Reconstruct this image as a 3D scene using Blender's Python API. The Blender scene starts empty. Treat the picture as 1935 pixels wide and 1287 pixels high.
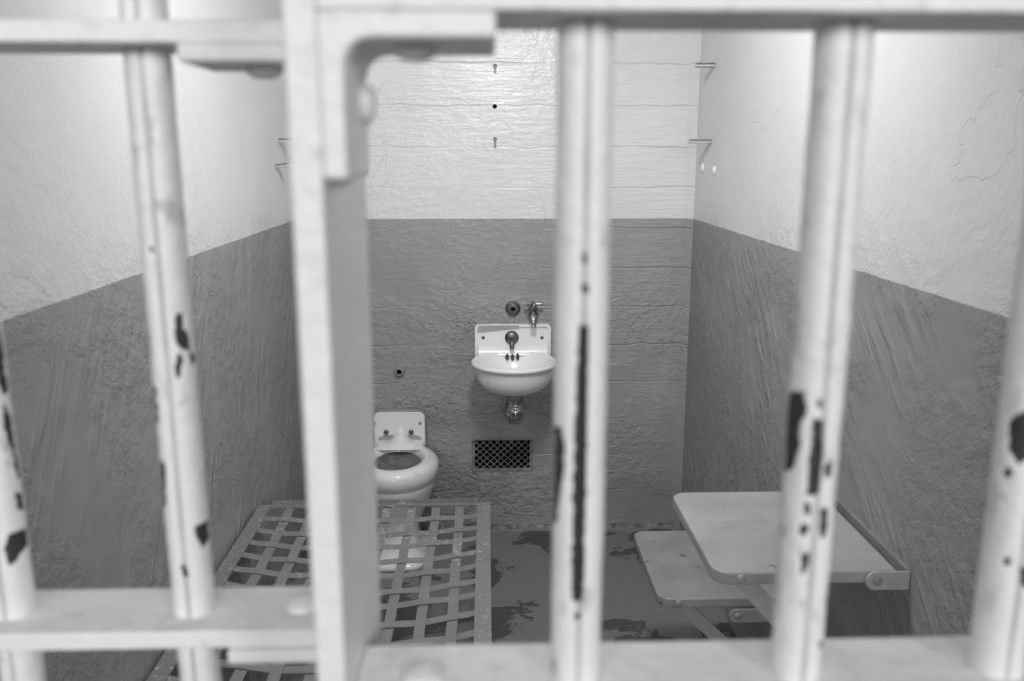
import bpy, bmesh, math, random
from mathutils import Vector, Matrix, noise
random.seed(7)
S = bpy.context.scene
COL = S.collection
PI = math.pi

# ------------------------------------------------------------------ camera numbers (photo frame 1935 x 1287)
FPX, PITCH, YAW, HCAM = 1633.26, 0.2127, 0.0295, 1.521
fw = Vector((math.sin(YAW)*math.cos(PITCH), math.cos(YAW)*math.cos(PITCH), -math.sin(PITCH)))
rt = Vector((math.cos(YAW), -math.sin(YAW), 0)); up = rt.cross(fw)
CAM = Vector((0, 0, HCAM))
def at(u, v, X=None, Y=None, Z=None):
    d = fw + rt*((u-967.5)/FPX) - up*((v-643.5)/FPX)
    t = X/d.x if X is not None else Y/d.y if Y is not None else (Z-HCAM)/d.z
    return CAM + d*t
def proj(P):
    d = Vector(P)-CAM; z = d.dot(fw)
    return 967.5+FPX*d.dot(rt)/z, 643.5-FPX*d.dot(up)/z

XL, XR, YB, ZP, ZC = -0.724, 0.796, 3.355, 1.2767, 2.30

# ------------------------------------------------------------------ materials
def new_mat(name):
    m = bpy.data.materials.new(name); m.use_nodes = True
    nt = m.node_tree; N = nt.nodes; L = nt.links
    b = N['Principled BSDF']
    return m, nt, N, L, b
def node(N, t, **kw):
    n = N.new(t)
    for k, v in kw.items():
        if k.startswith('i_'): n.inputs[k[2:].replace('_', ' ')].default_value = v
        else: setattr(n, k, v)
    return n
def math_n(N, L, op, a, b=None, c=None, clamp=False):
    n = N.new('ShaderNodeMath'); n.operation = op; n.use_clamp = clamp
    for i, x in enumerate((a, b, c)):
        if x is None: continue
        if isinstance(x, (int, float)): n.inputs[i].default_value = x
        else: L.new(x, n.inputs[i])
    return n.outputs[0]
def mixc(N, L, fac, a, b):
    n = N.new('ShaderNodeMix'); n.data_type = 'RGBA'
    if isinstance(fac, (int, float)): n.inputs[0].default_value = fac
    else: L.new(fac, n.inputs[0])
    for i, x in ((6, a), (7, b)):
        if isinstance(x, (int, float)): n.inputs[i].default_value = (x, x, x, 1)
        else: L.new(x, n.inputs[i])
    return n.outputs[2]
def noise_n(N, L, vec, scale, detail=4, rough=0.5, stretch=None, rot=None, dist=0.0):
    if stretch or rot:
        mp = N.new('ShaderNodeMapping')
        if rot:
            mp.vector_type = 'TEXTURE'; mp.inputs['Rotation'].default_value = rot
            if stretch: stretch = tuple(1/q for q in stretch)
        if stretch: mp.inputs['Scale'].default_value = stretch
        L.new(vec, mp.inputs['Vector']); vec = mp.outputs[0]
    n = N.new('ShaderNodeTexNoise')
    n.inputs['Scale'].default_value = scale; n.inputs['Detail'].default_value = detail
    n.inputs['Roughness'].default_value = rough; n.inputs['Distortion'].default_value = dist
    L.new(vec, n.inputs['Vector'])
    return n.outputs['Fac']
def ramp(N, L, x, lo, hi):
    n = N.new('ShaderNodeMapRange'); n.interpolation_type = 'SMOOTHSTEP'
    L.new(x, n.inputs['Value']); n.inputs['From Min'].default_value = lo; n.inputs['From Max'].default_value = hi
    return n.outputs[0]
def bump(N, L, h, strength, dist, b, prev=None):
    n = N.new('ShaderNodeBump'); n.inputs['Strength'].default_value = strength; n.inputs['Distance'].default_value = dist
    L.new(h, n.inputs['Height'])
    if prev is not None: L.new(prev, n.inputs['Normal'])
    if b is not None: L.new(n.outputs[0], b.inputs['Normal'])
    return n.outputs[0]

UP_ALB, LO_ALB = 0.65, 0.295
def wall_mat(name, kind):
    m, nt, N, L, b = new_mat(name)
    pos = N.new('ShaderNodeNewGeometry').outputs['Position']
    sep = N.new('ShaderNodeSeparateXYZ'); L.new(pos, sep.inputs[0]); z = sep.outputs[2]
    n_edge = noise_n(N, L, pos, 60, 4)
    zz = math_n(N, L, 'ADD', z, math_n(N, L, 'MULTIPLY', math_n(N, L, 'SUBTRACT', n_edge, 0.5), 0.005))
    lower = ramp(N, L, zz, ZP+0.0012, ZP-0.0012)
    blotch = noise_n(N, L, pos, 2.3, 5)
    fine = noise_n(N, L, pos, 16, 5, 0.6)
    vb = math_n(N, L, 'ADD', 0.88, math_n(N, L, 'ADD', math_n(N, L, 'MULTIPLY', blotch, 0.16), math_n(N, L, 'MULTIPLY', fine, 0.08)))
    base = mixc(N, L, lower, UP_ALB, LO_ALB)
    mul = N.new('ShaderNodeMix'); mul.data_type = 'RGBA'; mul.blend_type = 'MULTIPLY'; mul.inputs[0].default_value = 1
    L.new(base, mul.inputs[6]); L.new(vb, mul.inputs[7])
    L.new(mul.outputs[2], b.inputs['Base Color'])
    # relief: plaster lumps, brush strokes, board-form seams, trowel scratches
    mask = ramp(N, L, noise_n(N, L, pos, 3.1, 3), *((0.40, 0.62) if kind == 'back' else (0.30, 0.58)))
    lowmask = ramp(N, L, z, 1.25, 0.75)
    if kind == 'back':
        lumps = noise_n(N, L, pos, 38, 4, 0.56, stretch=(1, 1, 1.4), dist=0.5)
        strokes = noise_n(N, L, pos, 42, 4, 0.6, stretch=(0.16, 1, 1.3))
        seam_z = math_n(N, L, 'ADD', z, math_n(N, L, 'MULTIPLY', math_n(N, L, 'SUBTRACT', noise_n(N, L, pos, 9, 5), 0.5), 0.030))
        ph = math_n(N, L, 'FRACT', math_n(N, L, 'DIVIDE', math_n(N, L, 'SUBTRACT', seam_z, 0.010), 0.1535))
        tri = math_n(N, L, 'ABSOLUTE', math_n(N, L, 'SUBTRACT', ph, 0.5))       # 0.5 at a seam
        seam = ramp(N, L, tri, 0.470, 0.499)
        step = ph                                                             # each board leans a little
        sm = ramp(N, L, noise_n(N, L, pos, 2.2, 4, stretch=(1, 1, .4)), 0.36, 0.60)
        rough = math_n(N, L, 'MULTIPLY', ramp(N, L, zz, 1.00, 0.84), ramp(N, L, sep.outputs[0], 0.42, 0.25))
        amt = math_n(N, L, 'ADD', math_n(N, L, 'MULTIPLY', mask, math_n(N, L, 'ADD', 0.30, math_n(N, L, 'MULTIPLY', lowmask, 0.75))), math_n(N, L, 'MULTIPLY', rough, math_n(N, L, 'ADD', 0.55, math_n(N, L, 'MULTIPLY', mask, 0.8))))
        h = math_n(N, L, 'MULTIPLY', lumps, amt)
        h = math_n(N, L, 'ADD', h, math_n(N, L, 'MULTIPLY', math_n(N, L, 'MULTIPLY', strokes, math_n(N, L, 'ADD', 0.35, sm)), 0.30))
        h = math_n(N, L, 'SUBTRACT', h, math_n(N, L, 'MULTIPLY', math_n(N, L, 'MULTIPLY', seam, sm), 0.22))
        h = math_n(N, L, 'ADD', h, math_n(N, L, 'MULTIPLY', step, 0.07))
    else:
        lumps = noise_n(N, L, pos, 30, 6, 0.70, stretch=(1, 0.7, 1), rot=(-0.5, 0, 0), dist=0.3)
        strokes = noise_n(N, L, pos, 34, 4, 0.55, stretch=(1, 0.85, 0.14), rot=(-0.5 if kind == 'left' else -0.8, 0, 0))
        strokes = ramp(N, L, strokes, 0.40, 0.72)
        amt = math_n(N, L, 'MULTIPLY', mask, math_n(N, L, 'ADD', 0.32, math_n(N, L, 'MULTIPLY', ramp(N, L, z, 1.45, 1.15), 1.1)))
        h = math_n(N, L, 'MULTIPLY', lumps, amt)
        h = math_n(N, L, 'ADD', h, math_n(N, L, 'MULTIPLY', math_n(N, L, 'MULTIPLY', strokes, ramp(N, L, noise_n(N, L, pos, 4, 3), .42, .62)), math_n(N, L, 'ADD', 0.05, math_n(N, L, 'MULTIPLY', lower, 0.30))))
    # hairline cracks
    vo = N.new('ShaderNodeTexVoronoi'); vo.feature = 'DISTANCE_TO_EDGE'; vo.inputs['Scale'].default_value = 2.4
    wv = N.new('ShaderNodeVectorMath'); wv.operation = 'ADD'
    nz = N.new('ShaderNodeTexNoise'); nz.inputs['Scale'].default_value = 5; nz.inputs['Detail'].default_value = 5
    L.new(pos, nz.inputs['Vector'])
    L.new(pos, wv.inputs[0]); 
    scl = N.new('ShaderNodeVectorMath'); scl.operation = 'SCALE'; scl.inputs['Scale'].default_value = 0.35
    L.new(nz.outputs['Color'], scl.inputs[0]); L.new(scl.outputs[0], wv.inputs[1])
    L.new(wv.outputs[0], vo.inputs['Vector'])
    crack = math_n(N, L, 'MULTIPLY', ramp(N, L, vo.outputs['Distance'], 0.006, 0.0), ramp(N, L, noise_n(N, L, pos, 1.7, 2), 0.52, 0.62))
    h = math_n(N, L, 'SUBTRACT', h, math_n(N, L, 'MULTIPLY', crack, 0.10))
    h = math_n(N, L, 'ADD', h, math_n(N, L, 'MULTIPLY', fine, 0.10))
    bump(N, L, h, 1.0, 0.0095 if kind == 'back' else 0.0095, b)
    b.inputs['Roughness'].default_value = 0.28 if kind == 'back' else 0.42
    b.inputs['Specular IOR Level'].default_value = 0.45 if kind == 'back' else 0.35
    return m

def plain(name, alb, rough=0.5, metal=0.0, var=0.12, scale=14, bmp=0.0, bscale=40, spec=0.5, specks=0):
    m, nt, N, L, b = new_mat(name)
    tc = N.new('ShaderNodeTexCoord').outputs['Object']
    n = noise_n(N, L, tc, scale, 5, 0.6)
    f = ramp(N, L, n, 0.25, 0.75)
    col = mixc(N, L, f, alb*(1-var), min(1, alb*(1+var)))
    if specks:
        sk = math_n(N, L, 'MULTIPLY', ramp(N, L, noise_n(N, L, tc, specks, 3, 0.5, dist=0.4), 0.70, 0.73), 0.8)
        col = mixc(N, L, sk, col, 0.07)
        sm = math_n(N, L, 'MULTIPLY', ramp(N, L, noise_n(N, L, tc, specks*.35, 5, 0.6, dist=0.4), 0.55, 0.75), 0.3)
        col = mixc(N, L, sm, col, 0.15)
    L.new(col, b.inputs['Base Color'])
    b.inputs['Roughness'].default_value = rough; b.inputs['Metallic'].default_value = metal
    b.inputs['Specular IOR Level'].default_value = spec
    if bmp: bump(N, L, noise_n(N, L, tc, bscale, 4, 0.6), 1.0, bmp, b)
    return m

def bar_paint():
    m, nt, N, L, b = new_mat('chipped white gloss paint')
    pos = N.new('ShaderNodeNewGeometry').outputs['Position']
    at_ = N.new('ShaderNodeAttribute'); at_.attribute_name = 'chip'
    n1 = noise_n(N, L, pos, 260, 4, 0.6)
    cf = math_n(N, L, 'ADD', at_.outputs['Fac'], math_n(N, L, 'MULTIPLY', math_n(N, L, 'SUBTRACT', n1, 0.5), 0.55))
    chip = ramp(N, L, cf, 0.42, 0.58)
    mott = noise_n(N, L, pos, 55, 5, 0.62, stretch=(1, 1, 0.6))
    stain = math_n(N, L, 'MULTIPLY', ramp(N, L, mott, 0.55, 0.68), ramp(N, L, noise_n(N, L, pos, 9, 3), 0.42, 0.62))
    ats = N.new('ShaderNodeAttribute'); ats.attribute_name = 'seam'
    seam_tone = math_n(N, L, 'MULTIPLY', ats.outputs['Fac'], math_n(N, L, 'ADD', 0.25, math_n(N, L, 'MULTIPLY', noise_n(N, L, pos, 25, 3), 0.9)))  # darker along the seam, varied by noise
    fac = math_n(N, L, 'MAXIMUM', math_n(N, L, 'MULTIPLY', stain, 0.75), seam_tone, clamp=True)
    paint = mixc(N, L, fac, 0.80, 0.30)
    bare = mixc(N, L, n1, 0.022, 0.05)
    L.new(mixc(N, L, chip, paint, bare), b.inputs['Base Color'])
    r = math_n(N, L, 'ADD', 0.42, math_n(N, L, 'MULTIPLY', chip, 0.25)); L.new(r, b.inputs['Roughness'])
    h = math_n(N, L, 'ADD', math_n(N, L, 'MULTIPLY', noise_n(N, L, pos, 70, 4), 0.5), math_n(N, L, 'MULTIPLY', chip, -0.6))
    bump(N, L, h, 0.8, 0.0016, b)
    return m

def rail_paint():
    m, nt, N, L, b = new_mat('thick white rail paint')
    pos = N.new('ShaderNodeNewGeometry').outputs['Position']
    mott = noise_n(N, L, pos, 60, 5, 0.65)
    stain = math_n(N, L, 'MULTIPLY', ramp(N, L, mott, 0.54, 0.68), ramp(N, L, noise_n(N, L, pos, 14, 3), 0.44, 0.64))
    L.new(mixc(N, L, math_n(N, L, 'MULTIPLY', stain, 0.5), 0.82, 0.42), b.inputs['Base Color'])
    b.inputs['Roughness'].default_value = 0.45
    bump(N, L, noise_n(N, L, pos, 75, 4), 0.9, 0.0022, b)
    return m

def floor_mat():
    m, nt, N, L, b = new_mat('worn floor paint')
    pos = N.new('ShaderNodeNewGeometry').outputs['Position']
    sep = N.new('ShaderNodeSeparateXYZ'); L.new(pos, sep.inputs[0])
    big = noise_n(N, L, pos, 3.6, 7, 0.62, dist=0.5)
    peel = ramp(N, L, big, 0.535, 0.55)
    small = ramp(N, L, noise_n(N, L, pos, 17, 4, 0.6, dist=0.8), 0.66, 0.68)
    peel = math_n(N, L, 'MAXIMUM', peel, math_n(N, L, 'MULTIPLY', small, 0.7))
    fine = noise_n(N, L, pos, 40, 4)
    paint = mixc(N, L, fine, 0.165, 0.225)
    bare = mixc(N, L, fine, 0.055, 0.10)
    c = mixc(N, L, peel, paint, bare)
    # pale dusty strip against the back wall
    dy = math_n(N, L, 'ADD', sep.outputs[1], math_n(N, L, 'MULTIPLY', noise_n(N, L, pos, 9, 4), 0.16))
    strip = math_n(N, L, 'MULTIPLY', ramp(N, L, dy, YB+0.02, YB+0.05), 0.75)
    c = mixc(N, L, strip, c, 0.30)
    L.new(c, b.inputs['Base Color']); b.inputs['Roughness'].default_value = 0.5
    h = math_n(N, L, 'ADD', math_n(N, L, 'MULTIPLY', peel, -0.5), math_n(N, L, 'MULTIPLY', fine, 0.5))
    bump(N, L, h, 0.7, 0.003, b)
    return m

def porcelain(name, alb, zlo=None, stain_alb=0.35, amount=0.4, scale=9):
    m, nt, N, L, b = new_mat(name)
    tc = N.new('ShaderNodeTexCoord').outputs['Object']
    s = ramp(N, L, noise_n(N, L, tc, scale, 6, 0.65, dist=0.5), 0.56, 0.70)
    sp = ramp(N, L, noise_n(N, L, tc, 85, 3, 0.6), 0.70, 0.74)
    s = math_n(N, L, 'MAXIMUM', math_n(N, L, 'MULTIPLY', s, 0.5), sp)
    L.new(mixc(N, L, math_n(N, L, 'MULTIPLY', s, amount), alb, stain_alb), b.inputs['Base Color'])
    b.inputs['Roughness'].default_value = 0.22
    b.inputs['Coat Weight'].default_value = 0.3
    return m

def bed_mat():
    m, nt, N, L, b = new_mat('worn grey bed paint')
    pos = N.new('ShaderNodeNewGeometry').outputs['Position']
    base = mixc(N, L, noise_n(N, L, pos, 12, 5, .6), 0.14, 0.24)
    clus = ramp(N, L, noise_n(N, L, pos, 5, 3), 0.42, 0.60)
    sp = math_n(N, L, 'MULTIPLY', ramp(N, L, noise_n(N, L, pos, 62, 5, .7), 0.55, 0.62), clus)
    sp2 = ramp(N, L, noise_n(N, L, pos, 190, 2, .5), 0.70, 0.76)
    c = mixc(N, L, math_n(N, L, 'MULTIPLY', math_n(N, L, 'MAXIMUM', sp, sp2), 0.70), base, 0.50)
    dk = ramp(N, L, noise_n(N, L, pos, 48, 4, .65, dist=.6), 0.66, 0.70)
    c = mixc(N, L, math_n(N, L, 'MULTIPLY', dk, 0.5), c, 0.08)
    L.new(c, b.inputs['Base Color']); b.inputs['Roughness'].default_value = 0.45
    bump(N, L, noise_n(N, L, pos, 120, 3), 0.6, 0.001, b)
    return m

M = dict(
    back=wall_mat('painted board-formed concrete', 'back'), left=wall_mat('painted plaster left', 'left'), right=wall_mat('painted plaster right', 'right'),
    floor=floor_mat(), bar=bar_paint(), rail=rail_paint(), bed=bed_mat(),
    ceil=plain('ceiling paint', 0.72, 0.6), corr=plain('corridor concrete', 0.07, 0.5, var=0.2, scale=4),
    sink=porcelain('sink porcelain', 0.84, amount=0.22), toilet=porcelain('toilet porcelain', 0.80, amount=0.5, stain_alb=0.2, scale=14),
    patch=plain('grey overpaint on porcelain', 0.36, 0.4), bowl=plain('grimy toilet water', 0.16, 0.5, var=0.45, scale=28, bmp=0.002, bscale=60),
    chrome=plain('worn chrome', 0.55, 0.18, 1.0, var=0.3, scale=30), brass=plain('tarnished metal', 0.16, 0.38, 0.9, var=0.35, scale=60),
    grey=plain('grey wall paint on metal', 0.25, 0.38), dark=plain('black hole shade', 0.006, 0.9, var=0.3, spec=0.1),
    black=plain('dark vent cavity', 0.018, 0.8, var=0.5, scale=30, spec=0.2), mesh=plain('painted steel grille', 0.22, 0.45, var=0.5, scale=26, bmp=.001),
    peg=plain('grey steel peg', 0.30, 0.45, var=.35, scale=60), pegtop=plain('pale peg', 0.60, 0.5),
    table=plain('pale grey enamel tabletop', 0.35, 0.40, var=0.14, scale=7, bmp=0.0006, bscale=60, specks=26),
    seat=plain('grey enamel seat', 0.26, 0.40, var=0.16, scale=8, bmp=0.0006, bscale=60, specks=24),
    steel=plain('painted grey steel', 0.22, 0.42, var=0.15), rust=plain('rust stain', 0.05, 0.8, var=.5, scale=90),
    kerb=plain('crumbling kerb', 0.17, 0.7, var=0.8, scale=26, bmp=.004, bscale=70),
    wallwhite=plain('white wall paint blob', 0.72, 0.35),
)

# ------------------------------------------------------------------ mesh helpers
def obj(name, bm, mat, parent=None, smooth=False, bevel=0.0, loc=None, seg=2):
    me = bpy.data.meshes.new(name); 
    bmesh.ops.recalc_face_normals(bm, faces=bm.faces[:]) if bm.faces else None
    bm.to_mesh(me); bm.free()
    me.materials.append(mat)
    for p in me.polygons: p.use_smooth = smooth
    o = bpy.data.objects.new(name, me); COL.objects.link(o)
    if parent is not None:
        o.parent = parent
        o.matrix_parent_inverse = Matrix.Translation(-Vector(parent.location)) if parent.type == 'EMPTY' else Matrix.Identity(4)
    if bevel:
        md = o.modifiers.new('Bevel', 'BEVEL'); md.width = bevel; md.segments = seg; md.limit_method = 'ANGLE'; md.angle_limit = 0.6
        md.harden_normals = False
        if not smooth:
            for p in me.polygons: p.use_smooth = True
            try: me.set_sharp_from_angle(angle=0.9)
            except Exception: pass
    return o
def thing(name, label, cat, loc, group=None):
    o = bpy.data.objects.new(name, None); COL.objects.link(o); o.location = loc
    o.empty_display_size = 0.05
    return tag(o, label, cat, group)
def tag(o, label, cat, group=None):
    o['label'] = label; o['category'] = cat
    if group: o['group'] = group
    return o
def struct(o): o['kind'] = 'structure'; return o

def box(bm, x0, x1, y0, y1, z0, z1):
    v = [bm.verts.new((x, y, z)) for x in (x0, x1) for y in (y0, y1) for z in (z0, z1)]
    for f in ((0,1,3,2),(4,6,7,5),(0,4,5,1),(2,3,7,6),(0,2,6,4),(1,5,7,3)): bm.faces.new([v[i] for i in f])
    return bm
def bx(*a): return box(bmesh.new(), *a)
def frame_of(d):
    d = Vector(d).normalized(); a = Vector((0,0,1)) if abs(d.z) < 0.9 else Vector((1,0,0))
    s = d.cross(a).normalized(); return s, s.cross(d).normalized()
def tube(bm, pts, rad, n=16, caps=True):
    pts = [Vector(p) for p in pts]
    rings = []
    for i, p in enumerate(pts):
        d = (pts[min(i+1, len(pts)-1)]-pts[max(i-1, 0)])
        s, t = frame_of(d); r = rad[i] if isinstance(rad, (list, tuple)) else rad
        if i and rings:
            ps = prev_s; s = (ps - d.normalized()*ps.dot(d.normalized())).normalized(); t = s.cross(d.normalized()).normalized()
        prev_s = s
        rings.append([bm.verts.new(p + s*math.cos(2*PI*k/n)*r + t*math.sin(2*PI*k/n)*r) for k in range(n)])
    for a, b in zip(rings, rings[1:]):
        for k in range(n): bm.faces.new((a[k], a[(k+1)%n], b[(k+1)%n], b[k]))
    if caps:
        for r in (rings[0], rings[-1]): bm.faces.new(r)
    return bm
def lathe(bm, prof, c, axis=(0,0,1), n=40, sx=1.0, sy=1.0):
    """prof = [(r, h)], spun about axis through c."""
    ax = Vector(axis).normalized()
    if abs(ax.z) > 0.9: s, t = Vector((1,0,0)), Vector((0,1,0))
    else: s, t = frame_of(ax)
    rings = []
    for r, h in prof:
        o = Vector(c)+ax*h
        if r < 1e-6: rings.append([bm.verts.new(o)])
        else: rings.append([bm.verts.new(o + s*math.cos(2*PI*k/n)*r*sx + t*math.sin(2*PI*k/n)*r*sy) for k in range(n)])
    for a, b in zip(rings, rings[1:]):
        for k in range(n):
            k2 = (k+1) % n
            if len(a) == 1 and len(b) == 1: continue
            if len(a) == 1: bm.faces.new((a[0], b[k], b[k2]))
            elif len(b) == 1: bm.faces.new((a[k], a[k2], b[0]))
            else: bm.faces.new((a[k], a[k2], b[k2], b[k]))
    return bm
def prism(bm, poly, ax, a0, a1):
    """extrude a 2D polygon along axis ax ('x','y','z')"""
    def P(p, h):
        return {'x': (h, p[0], p[1]), 'y': (p[0], h, p[1]), 'z': (p[0], p[1], h)}[ax]
    A = [bm.verts.new(P(p, a0)) for p in poly]; B = [bm.verts.new(P(p, a1)) for p in poly]
    bm.faces.new(A); bm.faces.new(B[::-1]); n = len(poly)
    for i in range(n): bm.faces.new((A[i], B[i], B[(i+1)%n], A[(i+1)%n]))
    return bm
def rrect(x0, x1, y0, y1, r, seg=8, corners=(1,1,1,1)):
    """rounded rectangle, corners order: (x1,y1),(x0,y1),(x0,y0),(x1,y0)"""
    out = []
    for (cx, cy, a0), c in zip(((x1-r, y1-r, 0), (x0+r, y1-r, 90), (x0+r, y0+r, 180), (x1-r, y0+r, 270)), corners):
        if not c:
            out.append({0:(x1,y1),90:(x0,y1),180:(x0,y0),270:(x1,y0)}[a0]); continue
        for k in range(seg+1):
            a = math.radians(a0+90*k/seg); out.append((cx+r*math.cos(a), cy+r*math.sin(a)))
    return out

# ------------------------------------------------------------------ the setting
YF = 0.50            # where the side walls end at the front
VX0, VX1, VZ0, VZ1 = -0.065, 0.183, 0.243, 0.387        # vent opening in the back wall
bm = bmesh.new()
for (a, b_, c, d) in ((XL-.15, VX0, 0, ZC), (VX1, XR+.15, 0, ZC), (VX0, VX1, 0, VZ0), (VX0, VX1, VZ1, ZC)):
    box(bm, a, b_, YB, YB+.15, c, d)
bmesh.ops.remove_doubles(bm, verts=bm.verts[:], dist=1e-5)
struct(obj('wall_back', bm, M['back']))
struct(obj('wall_left', bx(XL-.15, XL, YF, YB, 0, ZC), M['left']))
struct(obj('wall_right', bx(XR, XR+.15, YF, YB, 0, ZC), M['right']))
struct(obj('floor', bx(XL-.15, XR+.15, YF, YB+.15, -.1, 0), M['floor']))
struct(obj('ceiling', bx(XL-.15, XR+.15, YF, YB+.15, ZC, ZC+.1), M['ceil']))
struct(obj('floor_corridor', bx(-5.0, 5.0, -9.0, YF, -.1, 0), M['corr']))
# chamfered back corners
struct(obj('trim_1', prism(bmesh.new(), [(XL, YB), (XL+.014, YB), (XL, YB-.03)], 'z', 0, ZC), M['back']))
struct(obj('trim_2', prism(bmesh.new(), [(XR, YB), (XR-.034, YB), (XR, YB-.03)], 'z', 0, ZC), M['back']))
# rough kerb at the foot of the back wall
bm = bmesh.new(); nseg = 60; rows = []
for i in range(nseg+1):
    x = XL + (XR-XL)*i/nseg
    a = 0.016+0.016*noise.noise((x*9, 1, 0)); hh = 0.012+0.012*noise.noise((x*11, 4, 2))
    a = max(.004, a); hh = max(.003, hh)
    rows.append([bm.verts.new((x, YB, hh)), bm.verts.new((x, YB-a*.6, hh*.8)), bm.verts.new((x, YB-a, 0))])
for p, q in zip(rows, rows[1:]):
    for k in range(2): bm.faces.new((p[k], q[k], q[k+1], p[k+1]))
struct(obj('baseboard_back', bm, M['kerb'], smooth=True))

# ------------------------------------------------------------------ front bars
LY0, LY1 = 0.515, 0.575; LYC = 0.545
RY0, RY1 = 0.398, 0.463; RYC = 0.4305
RB = 0.0136
ZT_L = at(120, 80, Y=LY0).z                 # underside of left upper rail
ZB_L = at(300, 1195, Y=LY0).z               # top of left lower rail
ZT_R = at(1300, 21, Y=RY0).z
ZB_R = at(1300, 1209, Y=RY1).z
TH = 0.0125
def inpoly(u, v, poly):
    c = False; n = len(poly); j = n-1
    for i in range(n):
        xi, yi = poly[i]; xj, yj = poly[j]
        if (yi > v) != (yj > v) and u < (xj-xi)*(v-yi)/(yj-yi)+xi: c = not c
        j = i
    return c
def bar_mesh(x, y, z0, z1, chips, dense):
    """round bar with a paint seam on its corridor side; chips are patches of lost paint"""
    bm = bmesh.new(); lay = bm.verts.layers.float.new('chip'); lays = bm.verts.layers.float.new('seam')
    n = 72 if dense else 24
    zs = [z0]
    if dense:
        d0, d1 = 1.13, 1.66; k = 380
        zs += [d0+(d1-d0)*i/k for i in range(k+1)]
    zs += [z1]
    rings = []
    for z in zs:
        ring = []
        for i in range(n):
            # more vertices near the seam at -Y
            t = 2*PI*i/n; th = -PI/2 + t - 0.35*math.sin(t)
            g = abs(th+PI/2); g = min(g, 2*PI-g)
            se = math.exp(-(g/0.10)**2); r = RB - 0.0020*se - 0.0013*math.exp(-(g/0.36)**2)
            ch = 0.0
            if dense:
                p = Vector((x+r*math.cos(th), y+r*math.sin(th), z))
                r += 0.0005*noise.noise((p.x*60, p.y*60, z*40+x*50)) + 0.0003*noise.noise((p.x*160, p.y*160, z*120))
                if chips:
                    u, v = proj(p)
                    if math.sin(th) < 0.3:
                        w = 3.5*noise.noise((u*.08, v*.08, x*9)); w2 = 3.5*noise.noise((u*.08+9, v*.08, x*9))
                        hits = sum(inpoly(u+w+du, v+w2+dv, c) for c in chips for du, dv in ((0,0),(3,0),(-3,0),(0,3),(0,-3)))
                        ch = min(1.0, hits/4.0)
                r -= 0.0009*ch
            vv = bm.verts.new((x+r*math.cos(th), y+r*math.sin(th), z)); vv[lay] = ch; vv[lays] = se
            ring.append(vv)
        rings.append(ring)
    for a, b in zip(rings, rings[1:]):
        for k in range(n): bm.faces.new((a[k], a[(k+1)%n], b[(k+1)%n], b[k]))
    bm.faces.new(rings[0]); bm.faces.new(rings[-1])
    return bm
def rivet(bm, c, axis, r=0.011, h=0.007):
    return lathe(bm, [(r, -0.001), (r, h*.25), (r*.86, h*.62), (r*.55, h*.9), (0, h)], c, axis, 24)

CH1 = [[(333,592),(345,592),(347,620),(360,645),(354,662),(338,656),(331,630)], [(334,672),(345,668),(343,700),(337,722),(331,700)], [(356,655),(372,680),(364,692)],
       [(268,638),(283,640),(284,672),(270,674)], [(280,728),(293,735),(299,800),(286,802)], [(298,868),(311,880),(313,960),(300,958)],
       [(366,1000),(396,982),(396,1022),(385,1038),(374,1018)], [(339,1065),(352,1078),(357,1090),(346,1089)], [(281,467),(291,469),(289,478),(282,477)]]
CH0 = [[(8,1035),(20,1012),(46,1000),(56,996),(54,1026),(32,1060),(18,1072)], [(-4,600),(3,640),(11,705),(19,740),(10,745),(-4,720)], [(8,760),(22,790),(30,850),(22,850),(8,800)], [(24,850),(38,870),(44,905),(34,905)], [(30,930),(46,935),(48,965),(36,962)]]
CH3 = [[(1094,616),(1112,616),(1110,800),(1106,1000),(1100,1136),(1079,1136),(1082,950),(1087,780)], [(1098,540),(1110,538),(1113,552),(1100,556)], [(1099,478),(1106,476),(1108,500),(1100,498)],
       [(1044,812),(1058,806),(1065,840),(1063,900),(1058,930),(1049,988),(1034,994),(1036,900)], [(1086,1160),(1096,1158),(1096,1170),(1088,1172)]]
CH4 = [[(1490,742),(1521,740),(1521,780),(1508,805),(1511,840),(1496,886),(1470,892),(1476,840),(1482,790)], [(1537,792),(1556,792),(1552,860),(1546,934),(1524,940),(1529,870)],
       [(1519,948),(1533,958),(1529,976),(1519,972)], [(1514,988),(1527,993),(1521,1017),(1511,1010)], [(1511,1050),(1529,1044),(1527,1075),(1515,1086)], [(1545,755),(1552,755),(1552,775),(1545,775)],
       [(1558,880),(1574,870),(1572,900),(1560,905)], [(1552,965),(1566,960),(1560,1015),(1549,1015)], [(1548,1215),(1560,1212),(1562,1226),(1549,1228)]]
CH5 = [[(1906,800),(1925,782),(1960,770),(1960,862),(1922,876),(1906,850)], [(1896,886),(1908,884),(1912,902),(1898,905)], [(1896,1055),(1910,1058),(1907,1072),(1894,1068)], [(1928,1075),(1950,1070),(1950,1110),(1930,1110)]]

def build_bars(root, yc, specs):
    for x, chips, dense in specs:
        obj('bar', bar_mesh(x, yc, 0.0, ZC-0.001, chips, dense), M['bar'], root, smooth=True)
# --- fixed panel on the left
panel = thing('barred_partition', 'white painted barred partition on the left with heavily chipped round bars', 'bars', (-0.4, LYC, 0))
b1 = at(368, 1150, Y=LYC).x; b0 = at(27, 1150, Y=LYC).x
sp = b1-b0
build_bars(panel, LYC, [(b1, CH1, True), (b0, CH0, True), (b0-sp, None, True), (b0-2*sp, None, False)])
XS0, XS1 = -0.0885, -0.0735          # the upright flat stile
for z0 in (ZT_L, ZB_L-TH):
    obj('rail', bx(XL, XS0, LY0, LY1, z0, z0+TH), M['rail'], panel, bevel=0.0015)
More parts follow.
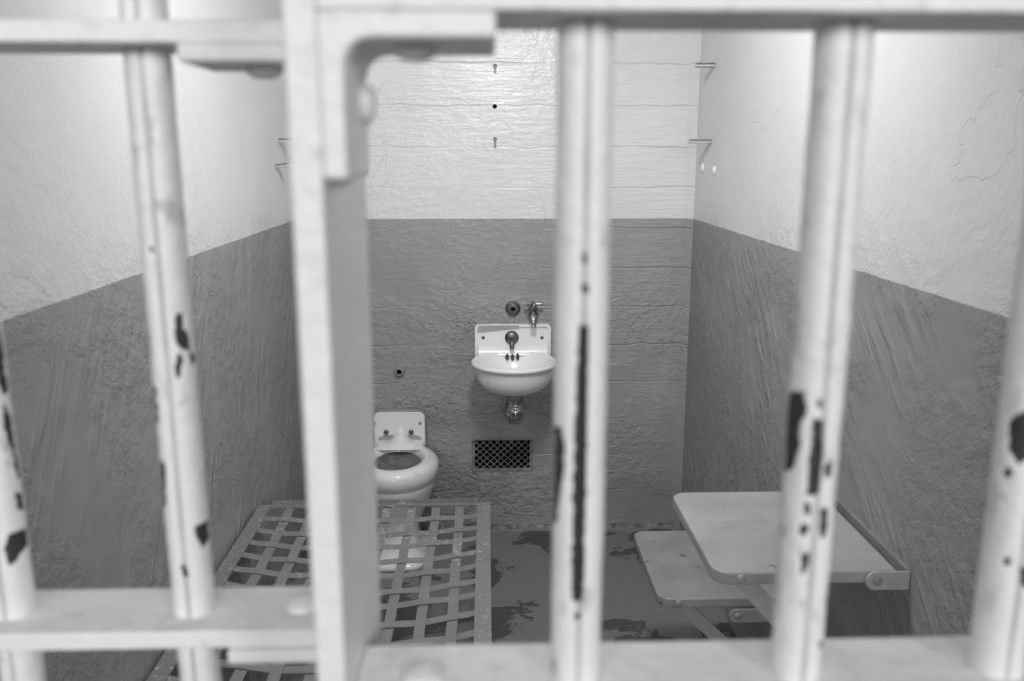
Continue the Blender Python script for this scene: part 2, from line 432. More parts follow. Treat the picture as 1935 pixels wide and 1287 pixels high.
# L brackets that tie the rails to the stile
def bracket(root, pts_h, ax_bolt, bolt_axis, y0, y1, extra=None):
    bm = bmesh.new()
    prism(bm, pts_h, 'y', y0, y1)
    o = obj('bracket', bm, M['rail'], root, bevel=0.002)
    for c, a in zip(ax_bolt, bolt_axis):
        b = obj('bolt_head', rivet(bmesh.new(), c, a), M['rail'], o, smooth=True)
    return o
def Lpoly(xs, dirx, zc, dirz, lh, lv, t, rf=0.012):
    """L profile: horizontal leg along dirx under/over zc, vertical leg away along dirz, rounded inner corner"""
    X = lambda a: xs+dirx*a
    Z = lambda a: zc+dirz*a
    pts = [(X(0), Z(0)), (X(lh), Z(0)), (X(lh), Z(t))]
    for k in range(7):
        a = PI/2*k/6
        pts.append((X(t+rf-rf*math.sin(a)), Z(t+rf-rf*math.cos(a))))
    pts += [(X(t), Z(lv)), (X(0), Z(lv))]
    return pts
xlb = at(332, 95, Y=LY0-.004).x
bl = at(500, 128, Y=LYC)
bracket(panel, Lpoly(XS0, -1, ZT_L, -1, XS0-xlb, 0.07, 0.0105), [(bl.x, LYC-.002, ZT_L-0.0105)], [(0,0,-1)], LY0-.004, LY1)
xlb2 = at(428, 1240, Y=LY0-.004).x
bracket(panel, Lpoly(XS0, -1, ZB_L-TH, -1, XS0-xlb2, 0.07, 0.0095), [(-0.145, LYC, ZB_L-TH-.0095)], [(0,0,-1)], LY0-.004, LY1)
bp = at(571, 1147, Z=ZB_L)
obj('bolt_head', rivet(bmesh.new(), (bp.x, bp.y, ZB_L), (0,0,1), 0.0105, .008), M['rail'], panel, smooth=True)
for z0 in (0.0, ZC-0.03): obj('rail', bx(XL, XS0, LY0, LY1, z0, z0+TH), M['rail'], panel, bevel=0.0015)

# --- the gate on the right, hung on the flat stile
gate = thing('barred_gate', 'white painted barred gate on the right with flat upright stile and round bars', 'gate', (0.3, RYC, 0))
obj('stile', bx(XS0, XS1, RY0, 0.540, 0, ZC-.001), M['rail'], gate, bevel=0.002)
b3 = at(1089, 1150, Y=RYC).x; b4 = at(1511, 1150, Y=RYC).x; b5 = at(1893, 1150, Y=RYC).x
build_bars(gate, RYC, [(b3, CH3, True), (b4, CH4, True), (b5, CH5, True), (b5+.112, None, True), (b5+.224, None, False), (b5+.336, None, False)])
XGE = XR-0.01
for z0 in (ZT_R, ZB_R-TH, 0.0, ZC-.03):
    obj('rail', bx(XS1, XGE, RY0, RY1, z0, z0+TH), M['rail'], gate, bevel=0.0015)
obj('stile', bx(XGE, XGE+.012, RY0, RY1, 0, ZC-.001), M['rail'], gate, bevel=0.002)
xr1 = at(938, 45, Y=RY0).x
bo = at(785, 76, Y=RYC)
zleg = at(640, 340, Y=RY0).z
c2 = at(686, 195, X=XS1+.0115)
bracket(gate, Lpoly(XS1, 1, ZT_R, -1, xr1-XS1, ZT_R-zleg, 0.0115), [(bo.x, RYC, ZT_R-.0115), (XS1+.0115, c2.y, c2.z)], [(0,0,-1), (1,0,0)], RY0, RY1+.010)
br = at(800, 1280, Z=ZB_R)
obj('bolt_head', rivet(bmesh.new(), (br.x, br.y, ZB_R), (0,0,1), 0.0115, .0055), M['rail'], gate, smooth=True)
bracket(gate, Lpoly(XS1, 1, ZB_R-TH, -1, .10, .07, 0.0115), [(0.0, RYC, ZB_R-TH-.0115)], [(0,0,-1)], RY0, RY1)

# ------------------------------------------------------------------ bed
ZBED = 0.452
bx0, bx1, by1, by0 = XL+.012, 0.006, 2.545, 0.66
bed = thing('bunk_frame', 'grey steel bunk frame of woven flat straps along the left wall', 'bed frame', ((bx0+bx1)/2, 1.6, 0))
RW = 0.040
for s in (0, 1):
    xa = bx0 if s == 0 else bx1-RW
    bm = bmesh.new(); box(bm, xa, xa+RW, by0, by1, ZBED-.004, ZBED)
    xo = bx0 if s == 0 else bx1-.004
    box(bm, xo, xo+.004, by0, by1, ZBED-.036, ZBED-.004)
    obj('side_rail', bm, M['bed'], bed)
for y, up_ in ((by1, 1), (by0, 0)):
    bm = bmesh.new(); ya = y-.030 if up_ else y
    box(bm, bx0+RW, bx1-RW, ya+.012 if up_ else ya, ya+.030, ZBED-.004, ZBED)
    if up_: box(bm, bx0+RW, bx1-RW, y-.0, y+.004, ZBED-.012, ZBED+.012)
    else: box(bm, bx0+RW, bx1-RW, y, y+.004, ZBED-.036, ZBED-.004)
    obj('end_rail', bm, M['bed'], bed)
NL, NC = 8, 27
xi0, xi1, yi0, yi1 = bx0+RW, bx1-RW, by0+.02, by1-.012
xs_l = [at(u, 960, Z=ZBED).x for u in (547, 592, 638, 684, 730, 776, 822, 869)]
ys_c = [at(890, v, Z=ZBED).y for v in (972, 995, 1016, 1040, 1066, 1093, 1122, 1155, 1191)]
dyc = (ys_c[4]-ys_c[8])/4
while ys_c[-1]-dyc > yi0+.02: ys_c.append(ys_c[-1]-dyc)
def sag(x, y):
    a = max(0, min(1, (x-xi0)/(xi1-xi0))); b = max(0, min(1, (y-yi0)/(yi1-yi0)))
    return -0.036*math.sin(PI*a)**.8*math.sin(PI*b)**.45
def strap(along, c, phase, w):
    bm = bmesh.new(); n = 150; rows = []
    for i in range(n+1):
        t = i/n
        if along == 'y':
            y = yi0-.005+(yi1-yi0+.01)*t; x = c + 0.006*noise.noise((c*7, y*2.2, 3))
            # alternate over and under the crossing straps
            k = 0.0; 
            for j, yc in enumerate(ys_c): k += (1 if (j+phase) % 2 else -1)*math.exp(-((y-yc)/.030)**2)
            P = [(x-w/2, y), (x+w/2, y)]
        else:
            x = xi0-.012+(xi1-xi0+.024)*t; y = c + 0.012*noise.noise((x*3, c*9, 7))
            k = 0.0
            for j, xc in enumerate(xs_l): k += (-1 if (j+phase) % 2 else 1)*math.exp(-((x-xc)/.030)**2)
            P = [(x, y-w/2), (x, y+w/2)]
        k = max(-1, min(1, k))
        row = []
        for (px, py) in P:
            z = ZBED-.0035+sag(px, py)+0.0019*k
            row.append(bm.verts.new((px, py, z))); row.append(bm.verts.new((px, py, z-.0014)))
        rows.append(row)
    for a, b in zip(rows, rows[1:]):
        for q in ((0, 2), (2, 3), (3, 1), (1, 0)): bm.faces.new((a[q[0]], a[q[1]], b[q[1]], b[q[0]]))
    bm.faces.new((rows[0][0], rows[0][2], rows[0][3], rows[0][1])); bm.faces.new((rows[-1][0], rows[-1][1], rows[-1][3], rows[-1][2]))
    return bm
for j, x in enumerate(xs_l): obj('strap', strap('y', x, j, .026), M['bed'], bed)
for j, y in enumerate(ys_c): obj('strap', strap('x', y, j, .027), M['bed'], bed)
for x, y in ((bx0+.02, by0+.1), (bx1-.03, by0+.1), (bx0+.02, by1-.25), (bx1-.03, by1-.25)):
    obj('leg', bx(x-.012, x+.012, y-.003, y+.003, 0, ZBED-.004), M['steel'], bed)

# ------------------------------------------------------------------ toilet
tcx = -0.350
toilet = thing('toilet', 'pale stained seatless toilet bowl bolted to the back wall', 'toilet', (tcx, YB-.25, 0))
def ring_pts(cx, cy, ax, ay, z, n=56, sq=2.0):
    out = []
    for k in range(n):
        a = 2*PI*k/n; c, s = math.cos(a), math.sin(a)
        out.append((cx+ax*math.copysign(abs(c)**(2/sq), c), cy+ay*math.copysign(abs(s)**(2/sq), s), z))
    return out
def loft(bm, rings, cap0=False, cap1=False):
    R = [[bm.verts.new(p) for p in r] for r in rings]
    for a, b in zip(R, R[1:]):
        n = len(a)
        for k in range(n): bm.faces.new((a[k], a[(k+1)%n], b[(k+1)%n], b[k]))
    if cap0: bm.faces.new(R[0])
    if cap1: bm.faces.new(R[-1])
    return bm
TZ = 0.384; tcy = YB-.205
TAX, TAY = 0.160, 0.190
bm = bmesh.new()
loft(bm, [ring_pts(tcx, tcy+.012, .088, .122, TZ-.040), ring_pts(tcx, tcy+.012, .092, .126, TZ-.022), ring_pts(tcx, tcy+.012, .097, .131, TZ-.010), ring_pts(tcx, tcy+.010, .106, .139, TZ-.002), ring_pts(tcx, tcy+.004, .122, .152, TZ+.004),
          ring_pts(tcx, tcy, .148, .178, TZ-.001), ring_pts(tcx, tcy, TAX+.002, TAY+.001, TZ-.018), ring_pts(tcx, tcy, TAX+.001, TAY, TZ-.045), ring_pts(tcx, tcy, TAX-.004, TAY-.006, TZ-.066), ring_pts(tcx, tcy, TAX-.012, TAY-.014, TZ-.074),
          ring_pts(tcx, tcy, TAX-.010, TAY-.012, TZ-.082), ring_pts(tcx, tcy, TAX-.016, TAY-.018, TZ-.105), ring_pts(tcx, tcy+.005, TAX-.030, TAY-.030, TZ-.150), ring_pts(tcx, tcy+.012, TAX-.052, TAY-.050, TZ-.200),
          ring_pts(tcx, tcy+.015, .080, .120, TZ-.27), ring_pts(tcx, tcy+.0, .085, .135, .050, sq=2.6), ring_pts(tcx, tcy-.01, .098, .150, .026, sq=3.4), ring_pts(tcx, tcy-.012, .112, .166, .018, sq=4.5), ring_pts(tcx, tcy-.012, .114, .168, .0, sq=4.5)], cap1=True)
obj('bowl', bm, M['toilet'], toilet, smooth=True)
bm = bmesh.new(); n = 56
R0 = ring_pts(tcx, tcy+.012, .092, .126, TZ-.024)
R = [[bm.verts.new(p) for p in R0]]
for f, z in ((.75, -.030), (.45, -.038), (.2, -.044)):
    R.append([bm.verts.new((tcx+(p[0]-tcx)*f, tcy+.005+(p[1]-tcy-.005)*f, TZ+z)) for p in R0])
for a, b in zip(R, R[1:]):
    for k in range(n): bm.faces.new((a[k], a[(k+1)%n], b[(k+1)%n], b[k]))
bm.faces.new(R[-1]); obj('basin_grime', bm, M['bowl'], toilet, smooth=True)
# back plate against the wall
px0, px1 = at(703, 800, Y=YB-.03).x, at(806, 800, Y=YB-.03).x
pz1 = at(755, 775, Y=YB-.03).z
obj('back_plate', prism(bmesh.new(), rrect(px0, px1, TZ-.06, pz1, .030, corners=(1,1,0,0)), 'y', YB-.028, YB+.001), M['grey'], toilet, bevel=.006, seg=3)
obj('plate_face', prism(bmesh.new(), rrect(px0+.007, px1-.007, TZ-.06, pz1-.009, .024, corners=(1,1,0,0)), 'y', YB-.031, YB-.020), M['toilet'], toilet, bevel=.003, seg=3)
# sloped spud housing between plate and bowl
bm = bmesh.new()
top = at(753, 795, Y=YB-.03)
rows = []
for k in range(9):
    t = k/8; y = YB-.028-.085*t; row = []
    for i in range(25):
        q = -1+i/12; x = .098*q; z = TZ-.001+.013*(1-t)+.062*math.exp(-(x/(.026+.02*t))**2)*(1-t)**0.9*(1-.25*t) - (.02 if abs(q) > .99 else 0)
        row.append(bm.verts.new((tcx+x, y, z)))
    rows.append(row)
for a, b in zip(rows, rows[1:]):
    for k in range(24): bm.faces.new((a[k], a[k+1], b[k+1], b[k]))
obj('spud_housing', bm, M['toilet'], toilet, smooth=True)
for u in (730, 777):
    c = at(u, 816, Y=YB-.03)
    obj('plate_nut', lathe(bmesh.new(), [(.010, 0), (.010, .008), (.006, .011), (.006, .016), (0, .016)], (c.x, YB-.030, c.z), (0,-1,0), 14), M['brass'], toilet, smooth=False)
for u in (708, 794):
    c = at(u, 800, Y=YB-.03)
    obj('screw', lathe(bmesh.new(), [(.0065, 0), (.0065, .002), (.004, .0035), (0, .003)], (c.x, YB-.030, c.z), (0,-1,0), 14), M['grey'], toilet, smooth=True)
for u, v in ((797, 1033),):
    c = at(u, v, Z=.02)
    obj('foot_bolt', rivet(bmesh.new(), (tcx+.088, c.y-.0, .0185), (0,0,1), .011, .008), M['brass'], toilet, smooth=True)
# two chips of worn enamel on the rear shelf
c = at(778, 827, Y=YB-.031)
obj('overpaint', prism(bmesh.new(), [(px0+.02, TZ-.02), (px1-.018, TZ-.02), (px1-.022, TZ+.024), (tcx+.055, TZ+.036), (tcx, TZ+.03), (tcx-.055, TZ+.036), (px0+.024, TZ+.024)], 'y', YB-.0316, YB-.0298), M['patch'], toilet)

# ------------------------------------------------------------------ sink
sink = thing('sink', 'small pale round wall sink with square splashback', 'sink', (0.102, YB-.17, 0.5))
YS = YB-.022
sx0, sx1 = at(897, 640, Y=YS).x, at(1041, 640, Y=YS).x
sz1 = at(968, 613, Y=YS).z
rim_c = at(968, 683, Y=YB-.185)
scx, scy, sz = (sx0+sx1)/2, YB-.185, rim_c.z
RS = 0.157
sz0 = sz-.035
obj('splashback', prism(bmesh.new(), rrect(sx0, sx1, sz0, sz1, .018, corners=(1,1,0,0)), 'y', YS, YB+.001), M['sink'], sink, bevel=.004, seg=3)
# raised border round the splashback
bm = bmesh.new(); bw = .012
outer = rrect(sx0, sx1, sz0, sz1, .018, corners=(1,1,0,0)); inner = rrect(sx0+bw, sx1-bw, sz0, sz1-.010, .010, corners=(1,1,0,0))
A = [bm.verts.new((p[0], YS, p[1])) for p in outer]; A2 = [bm.verts.new((p[0], YS-.008, p[1])) for p in outer]
B2 = [bm.verts.new((p[0], YS-.008, p[1])) for p in inner]; B = [bm.verts.new((p[0], YS, p[1])) for p in inner]
nn = len(outer)
for i in range(nn):
    j = (i+1) % nn
    for P, Q in ((A, A2), (A2, B2), (B2, B)): bm.faces.new((P[i], P[j], Q[j], Q[i]))
obj('splashback_border', bm, M['sink'], sink, bevel=.002)
# round basin
prof = [(0, -.105), (.05, -.102), (.10, -.085), (.132, -.05), (.144, -.012), (.147, -.001), (.151, .004), (RS, .005), (RS+.005, .001), (RS+.006, -.006), (RS+.002, -.012), (RS-.004, -.014), (RS-.008, -.024),
        (RS-.011, -.046), (RS-.019, -.070), (RS-.034, -.092), (RS-.060, -.109), (RS-.095, -.118), (.03, -.121), (0, -.121)]
bm = bmesh.new(); lathe(bm, prof, (scx, scy, sz), (0,0,1), 72)
for v in bm.verts:
    if v.co.y > YS-.001: v.co.y = YS-.001
obj('basin', bm, M['sink'], sink, smooth=True)
# ledge that joins basin to splashback
obj('ledge', prism(bmesh.new(), [(YS-.001, sz+.028), (YS-.010, sz+.024), (YS-.028, sz+.004), (YS-.030, sz-.010), (YS-.001, sz-.02)], 'x', sx0+.013, sx1-.013), M['sink'], sink, bevel=.002)
# overpaint streak along the splashback's top
bm = bmesh.new(); e = []
pts = [(sx0+.010, sz1-.030)]
for k in range(13):
    x = sx0+.010+(sx1-sx0-.135)*k/12
    pts.append((x, sz1-.027+.006*noise.noise((x*40, 2, 1))+.016*(k/12)))
pts += [(pts[-1][0], sz1-.002), (sx0+.014, sz1-.002)]
obj('overpaint', prism(bmesh.new(), pts[1:], 'y', YS-.0088, YS-.0005), M['patch'], sink)
# push-button spout
c = at(967, 638, Y=YS)
sp_ = lathe(bmesh.new(), [(.0275, 0), (.0275, .004), (.023, .010), (.012, .014), (0, .015)], (c.x, YS, c.z), (0,-1,0), 32)
so = obj('spout_plate', sp_, M['brass'], sink, smooth=True)
bm = bmesh.new(); tube(bm, [(c.x, YS-.010, c.z-.002), (c.x, YS-.030, c.z-.006), (c.x, YS-.040, c.z-.015), (c.x, YS-.043, c.z-.026), (c.x, YS-.043, c.z-.036)], [.009, .010, .0095, .0085, .0095], 18)
obj('spout', bm, M['brass'], sink, smooth=True)
for u in (913, 1024):
    c = at(u, 638, Y=YS)
    obj('screw', lathe(bmesh.new(), [(.0065, 0), (.0065, .002), (.004, .0035), (0, .0025)], (c.x, YS, c.z), (0,-1,0), 14), M['brass'], sink, smooth=True)
# overflow slots and rust below the spout, on the basin's inner rear wall
for dx, dh in ((-.021, .022), (.0, .026), (.020, .018)):
    x = scx-.002+dx; bmx = bmesh.new()
    rr = .139; yb = scy+math.sqrt(rr*rr-(x-scx)**2)
    yb = min(yb, YS-.03)
    prism(bmx, [(x+(.0065+.0025*noise.noise((k*1.7, dx*90, 2)))*math.cos(2*PI*k/18), sz-.010-dh*.2+(.013+.006*noise.noise((k*1.3, dx*70, 5)))*math.sin(2*PI*k/18)) for k in range(18)], 'y', YS-.0335, YS-.0295)
    obj('overflow_slot', bmx, M['rust'], sink)
# drain
d = at(969, 760, Y=scy+.03)
obj('drain_pipe', lathe(bmesh.new(), [(.030, 0), (.030, -.022), (.026, -.03), (.024, -.055)], (scx+.004, scy+.03, sz-.112), (0,0,1), 24), M['grey'], sink, smooth=True)
bm = bmesh.new(); zt = sz-.160
lathe(bm, [(.031, 0), (.031, -.006), (.025, -.010), (.025, -.020), (.031, -.022), (.031, -.030)], (scx+.006, scy+.03, zt), (0,0,1), 24)
obj('trap_nut', bm, M['chrome'], sink, smooth=True)
bm = bmesh.new()
tube(bm, [(scx+.006, scy+.03, zt-.022), (scx+.006, scy+.03, zt-.045), (scx+.005, scy+.045, zt-.066), (scx+.002, scy+.075, zt-.074), (scx+.0, YB+.002, zt-.070)], [.030, .036, .037, .034, .030], 24)
obj('trap', bm, M['chrome'], sink, smooth=True)
obj('trap_flange', lathe(bmesh.new(), [(.050, 0), (.050, .004), (.036, .010), (.022, .010)], (scx, YB+.001, zt-.070), (0,-1,0), 28), M['grey'], sink, smooth=True)

# ------------------------------------------------------------------ tap, capped pipe, pipe stub
c = at(1007, 592, Y=YB-.02)
tap = thing('wall_tap', 'tarnished cross-handled tap on the wall above the sink', 'tap', (c.x, YB, c.z))
obj('flange', lathe(bmesh.new(), [(.026, -.001), (.026, .005), (.018, .011), (.011, .011)], (c.x, YB, c.z-.004), (0,-1,0), 28), M['grey'], tap, smooth=True)
bm = bmesh.new(); tube(bm, [(c.x, YB-.006, c.z-.004), (c.x, YB-.040, c.z-.004), (c.x, YB-.058, c.z-.012), (c.x, YB-.064, c.z-.030), (c.x, YB-.064, c.z-.048)], [.014, .015, .014, .011, .0115], 20)
obj('spout', bm, M['chrome'], tap, smooth=True)
obj('valve_body', lathe(bmesh.new(), [(.016, -.02), (.017, .002), (.014, .008), (.014, .018), (.018, .020), (.018, .026), (.010, .029), (.008, .042)], (c.x, YB-.040, c.z), (0,0,1), 24), M['brass'], tap, smooth=True)
bm = bmesh.new(); zh = c.z+.040
for a in (0.05, PI/2+.05):
    dx, dy = math.cos(a), math.sin(a)
    tube(bm, [(c.x-dx*.036, YB-.040-dy*.036, zh), (c.x-dx*.030, YB-.040-dy*.030, zh), (c.x, YB-.040, zh), (c.x+dx*.030, YB-.040+dy*.030, zh), (c.x+dx*.036, YB-.040+dy*.036, zh)], [.0080, .0055, .0075, .0055, .0080], 12)
lathe(bm, [(.010, -.006), (.011, .004), (.008, .009), (0, .010)], (c.x, YB-.040, zh), (0,0,1), 18)
obj('cross_handle', bm, M['chrome'], tap, smooth=True)

def stub(name, label, cat, u, v, r0, r1, hole, mat):
    c = at(u, v, Y=YB)
    t = thing(name, label, cat, (c.x, YB, c.z))
    obj('collar', lathe(bmesh.new(), [(r0, -.001), (r0*.97, .004), (r0*.8, .008), (r1, .008), (r1, .018), (r1*.9, .020), (hole, .020), (hole, .006), (0, .006)], (c.x, YB, c.z), (0,-1,0), 28), mat, t, smooth=False, bevel=.0008)
    obj('bore', lathe(bmesh.new(), [(hole, 0), (0, 0)], (c.x, YB-.0150, c.z), (0,-1,0), 20), M['dark'], t)  # flat black disc, shade inside the pipe end put in as colour
    return t
t1 = stub('capped_pipe', 'capped round pipe end with hole left of the wall tap', 'pipe', 969, 583, .030, .022, .0085, M['brass'])
t2 = stub('pipe_stub', 'grey pipe stub with dark bore above the toilet', 'pipe', 755, 701, .024, .0165, .0100, M['grey'])

# ------------------------------------------------------------------ vent grille
vent = thing('vent_grille', 'dark diamond mesh vent grille low in the back wall below the sink', 'vent', ((VX0+VX1)/2, YB, VZ0))
bm = bmesh.new(); e = .004
box(bm, VX0, VX1, YB+.11, YB+.114, VZ0, VZ1)
box(bm, VX0-.0, VX0+.002, YB+.03, YB+.11, VZ0, VZ1); box(bm, VX1-.002, VX1, YB+.03, YB+.11, VZ0, VZ1)
box(bm, VX0, VX1, YB+.03, YB+.11, VZ0, VZ0+.002); box(bm, VX0, VX1, YB+.03, YB+.11, VZ1-.002, VZ1)
obj('duct', bm, M['black'], vent)
bm = bmesh.new(); fw_ = .010
x0, x1, z0, z1 = VX0+.001, VX1-.001, VZ0+.001, VZ1-.001
box(bm, x0, x0+fw_, YB+.006, YB+.012, z0, z1); box(bm, x1-fw_, x1, YB+.006, YB+.012, z0, z1)
box(bm, x0+fw_, x1-fw_, YB+.006, YB+.012, z0, z0+.014); box(bm, x0+fw_, x1-fw_, YB+.006, YB+.012, z1-.007, z1)
obj('frame', bm, M['mesh'], vent)
bm = bmesh.new()
def clip(p, d):
    # clip a line to the opening, returns the two end points
    t0, t1 = -9, 9
    for a, b, lo, hi in ((p[0], d[0], x0+.006, x1-.006), (p[1], d[1], z0+.008, z1-.004)):
        ta, tb = (lo-a)/b, (hi-a)/b
        if ta > tb: ta, tb = tb, ta
        t0, t1 = max(t0, ta), min(t1, tb)
    return (t0, t1) if t1-t0 > .004 else None
stp = .0285
for s in (1, -1):
    d = (1, s*.95)
    for k in range(-14, 30):
        p = (x0+k*stp, z0 if s > 0 else z1)
        c_ = clip(p, d)
        if not c_: continue
        n = max(2, int((c_[1]-c_[0])/.005)); pts = []
        for i in range(n+1):
            t = c_[0]+(c_[1]-c_[0])*i/n
            pts.append((p[0]+d[0]*t, YB+.010+s*.0012*math.cos(PI*t/(stp/2)*1.0), p[1]+d[1]*t))
        tube(bm, pts, .0022, 6)
obj('wire_mesh', bm, M['mesh'], vent, smooth=True)
# rough painted lip over the grille
bm = bmesh.new(); pts = [(VX0-.003, VZ1+.006)]
for k in range(31):
    x = VX0-.002+(VX1-VX0+.004)*k/30; pts.append((x, VZ1-.004+.007*noise.noise((x*60, 5, 3))-.002*noise.noise((x*140, 1, 3))))
pts.append((VX1+.003, VZ1+.006))
obj('paint_lip', prism(bm, pts, 'y', YB-.002, YB+.006), M['grey'], vent)

# ------------------------------------------------------------------ folding table and seat on the right wall
def flap(name, label, cat, zt, x0, y0, y1, th, mat, rad, brace_z, xbr, hx0, hdz):
    t = thing(name, label, cat, (XR, (y0+y1)/2, zt))
    x1 = XR-.022
    obj('top', prism(bmesh.new(), rrect(x0, x1, y0, y1, rad, corners=(0,1,1,0)), 'z', zt-th, zt), mat, t, bevel=.004, seg=3)
    # wall strip carrying the hinge
    obj('wall_strip', bx(XR-.007, XR+.001, y0-.005, y1+.01, zt-th-.006, zt+.005), M['steel'], t, bevel=.001)
    for y, sgn in ((y0-.006, -1), (y1+.006, 1)):
        hz = zt-th/2-hdz; hr = .0185
        pts = [(XR-.001, hz+hr), (XR-.001, hz-hr)]
        for k in range(11):
            a = -PI/2 - PI*k/10; pts.append((hx0+hr+hr*math.cos(a), hz+hr*math.sin(a)))
        h = obj('hinge_plate', prism(bmesh.new(), pts, 'y', y-.003, y+.003), mat, t, bevel=.001)
        r = obj('rivet', rivet(bmesh.new(), (hx0+hr+.004, y+sgn*.003, hz), (0, sgn, 0), .0095, .004), M['steel'], h, smooth=True)
    # fold-down brace on the near side
    xb = xbr; zb = zt-th*.5
    b = Vector((XR-.004, zb-brace_z)); a = Vector((xb, zb)); dd = (b-a).normalized(); nn = Vector((-dd.y, dd.x))*.017
    a2 = a+dd*.008
    bo_ = obj('brace', prism(bmesh.new(), [tuple(a2+nn), tuple(b+nn), tuple(b-nn), tuple(a2-nn)], 'y', y0+.012, y0+.018), mat, t)
    obj('rivet', rivet(bmesh.new(), (xb, y0, zt-th/2), (0,-1,0), .0095, .0045), mat, t, smooth=True)
    return t
pA = at(1345, 1083, Z=.75); pB = at(1272, 930, Z=.75)
flap('folding_table', 'light grey folding steel tabletop hinged on the right wall', 'table', .75, (pA.x+pB.x)/2-.0, pA.y, pB.y, .026, M['table'], .035, .36, at(1400, 1098, Y=pA.y).x, XR-.085, .004)
pA = at(1245, 1132, Z=.405); pB = at(1195, 1003, Z=.405)
flap('folding_stool', 'grey folding steel stool seat low on the right wall behind the tabletop', 'stool', .405, (pA.x+pB.x)/2, pA.y, pB.y, .026, M['seat'], .035, .30, at(1283, 1144, Y=pA.y).x, at(1376, 1169, Y=pA.y).x, .034)

# ------------------------------------------------------------------ pegs, keyhole hangers, screws on the walls
def peg(label, u0, v0, u1, wall, group):
    X = XR if wall > 0 else XL
    P = at(u0, v0, X=X); Q = at(u1, v0, Y=P.y)
    xa, xb = sorted((X+.002*wall, Q.x))
    t = thing('wall_peg', label, 'peg', (X, P.y, P.z), group)
    bm = bmesh.new()
    box(bm, xa, xb, P.y-.014, P.y+.014, P.z-.0075, P.z-.0045)
    obj('lower_strap', bm, M['peg'], t)
    obj('upper_strap', bx(xa, xb, P.y-.014, P.y+.014, P.z+.0045, P.z+.0075), M['peg'], t)
    obj('web', bx(xa, xb, P.y-.004, P.y+.014, P.z-.0045, P.z+.0045), M['pegtop'], t)
    return t
peg('flat steel peg on the right wall, upper of two by the back corner', 1350, 123, 1315, 1, 'right wall pegs')
peg('flat steel peg on the right wall, lower of two by the back corner', 1343, 267, 1303, 1, 'right wall pegs')
peg('flat steel peg on the left wall, upper of two half behind the stile', 528, 265, 566, -1, 'left wall pegs')
t = peg('flat steel peg on the left wall, lower and slightly tilted one', 522, 314, 552, -1, 'left wall pegs')
t.rotation_euler = (0, math.radians(-8), 0)

def keyhole(label, v, h):
    c = at(935.5, v, Y=YB); t = thing('keyhole_hanger', label, 'hanger', (c.x, YB, c.z), 'back wall hangers')
    obj('ring', lathe(bmesh.new(), [(.0075, -.001), (.0078, .003), (.0062, .005), (.0045, .004), (.004, .001), (0, .001)], (c.x, YB, c.z+.006), (0,-1,0), 18), M['grey'], t, smooth=True)
    obj('slot', prism(bmesh.new(), rrect(c.x-.0042, c.x+.0042, c.z+.002-h, c.z+.006, .004, 5), 'y', YB-.0015, YB+.001), M['steel'], t)
keyhole('small keyhole hanger high on the back wall above the drilled hole', 128, .022)
keyhole('small keyhole hanger on the back wall below the drilled hole', 266, .030)
c = at(935, 201, Y=YB)
t = thing('drilled_hole', 'small black drilled hole in the upper back wall', 'hole', (c.x, YB, c.z))
obj('lip', lathe(bmesh.new(), [(.0105, -.001), (.0095, .0015), (.0080, .0012), (.0080, -.001)], (c.x, YB, c.z), (0,-1,0), 20), M['wallwhite'], t, smooth=True)
obj('bore', lathe(bmesh.new(), [(.0082, .0009), (0, .0009)], (c.x, YB, c.z), (0,-1,0), 20), M['dark'], t)  # shallow hole has no depth, its shade is a painted black disc
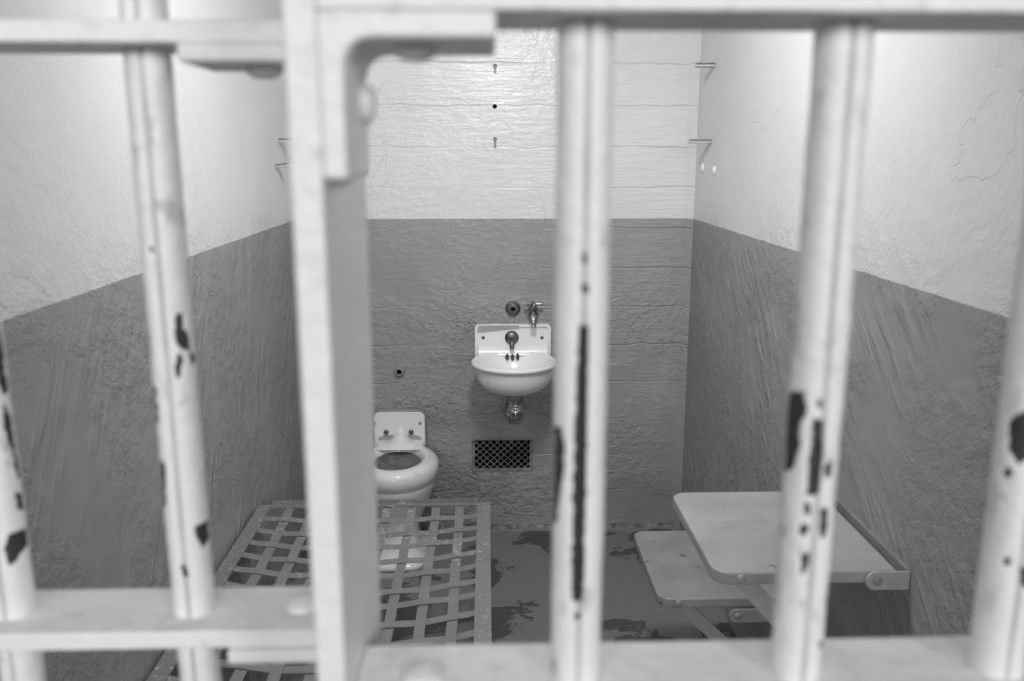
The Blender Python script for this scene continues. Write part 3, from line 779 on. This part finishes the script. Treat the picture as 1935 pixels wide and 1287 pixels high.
for u, v, lab in ((1329, 317, 'white painted screw on the right wall, left one below the pegs'), (1351, 322, 'white painted screw on the right wall, right one below the pegs')):
    P = at(u, v, X=XR)
    t = tag(obj('screw', lathe(bmesh.new(), [(.010, -.001), (.010, .004), (.006, .009), (0, .010)], (XR, P.y, P.z), (-1,0,0), 16, 1.0, 1.6), M['wallwhite'], smooth=True), lab, 'screw', 'right wall screws')

# ------------------------------------------------------------------ light
def area(name, loc, target, size, power, sy=None):
    l = bpy.data.lights.new(name, 'AREA'); l.energy = power; l.shape = 'RECTANGLE'; l.size = size; l.size_y = sy or size
    o = bpy.data.objects.new(name, l); COL.objects.link(o); o.location = loc
    o.rotation_euler = (Vector(target)-Vector(loc)).to_track_quat('-Z', 'Y').to_euler()
    return o
pl = bpy.data.lights.new('ceiling_bulb', 'POINT'); pl.energy = 9.5; pl.shadow_soft_size = 0.07
po = bpy.data.objects.new('ceiling_bulb', pl); COL.objects.link(po); po.location = (0.08, 1.95, 2.2)
area('corridor_light_left', (-5.2, -8.6, 4.6), (-.2, .5, 1.4), 2.6, 290, 2.6)
area('corridor_light_right', (5.8, -8.3, 4.6), (.2, .5, 1.4), 2.6, 430, 2.6)
area('frontal_fill', (0.0, -8.2, 3.3), (0, 3.3, 1.1), 2.2, 265, 2.2)  # added frontal fill to bring light to the back wall
area('back_wall_fill', (0.06, 1.75, 2.26), (0.06, 3.3, 0.6), 0.22, 17, 0.22)  # added fill, tilted to brighten the back wall and miss the bars
w = bpy.data.worlds.new('corridor air'); S.world = w; w.use_nodes = True
bg = w.node_tree.nodes['Background']; bg.inputs[0].default_value = (1, 1, 1, 1); bg.inputs[1].default_value = 0.07

# ------------------------------------------------------------------ camera
cd = bpy.data.cameras.new('camera'); co = bpy.data.objects.new('camera', cd); COL.objects.link(co)
cd.sensor_width = 36; cd.lens = 36*FPX/1935
co.matrix_world = Matrix(((rt.x, up.x, -fw.x, 0), (rt.y, up.y, -fw.y, 0), (rt.z, up.z, -fw.z, HCAM), (0, 0, 0, 1)))
cd.clip_start = 0.05
cd.dof.use_dof = True; cd.dof.focus_distance = 3.1; cd.dof.aperture_fstop = 5.2; cd.dof.aperture_blades = 7
S.camera = co
S.view_settings.view_transform = 'Standard'; S.view_settings.look = 'None'; S.view_settings.exposure = 0; S.view_settings.gamma = 1
S.cycles.use_denoising = True
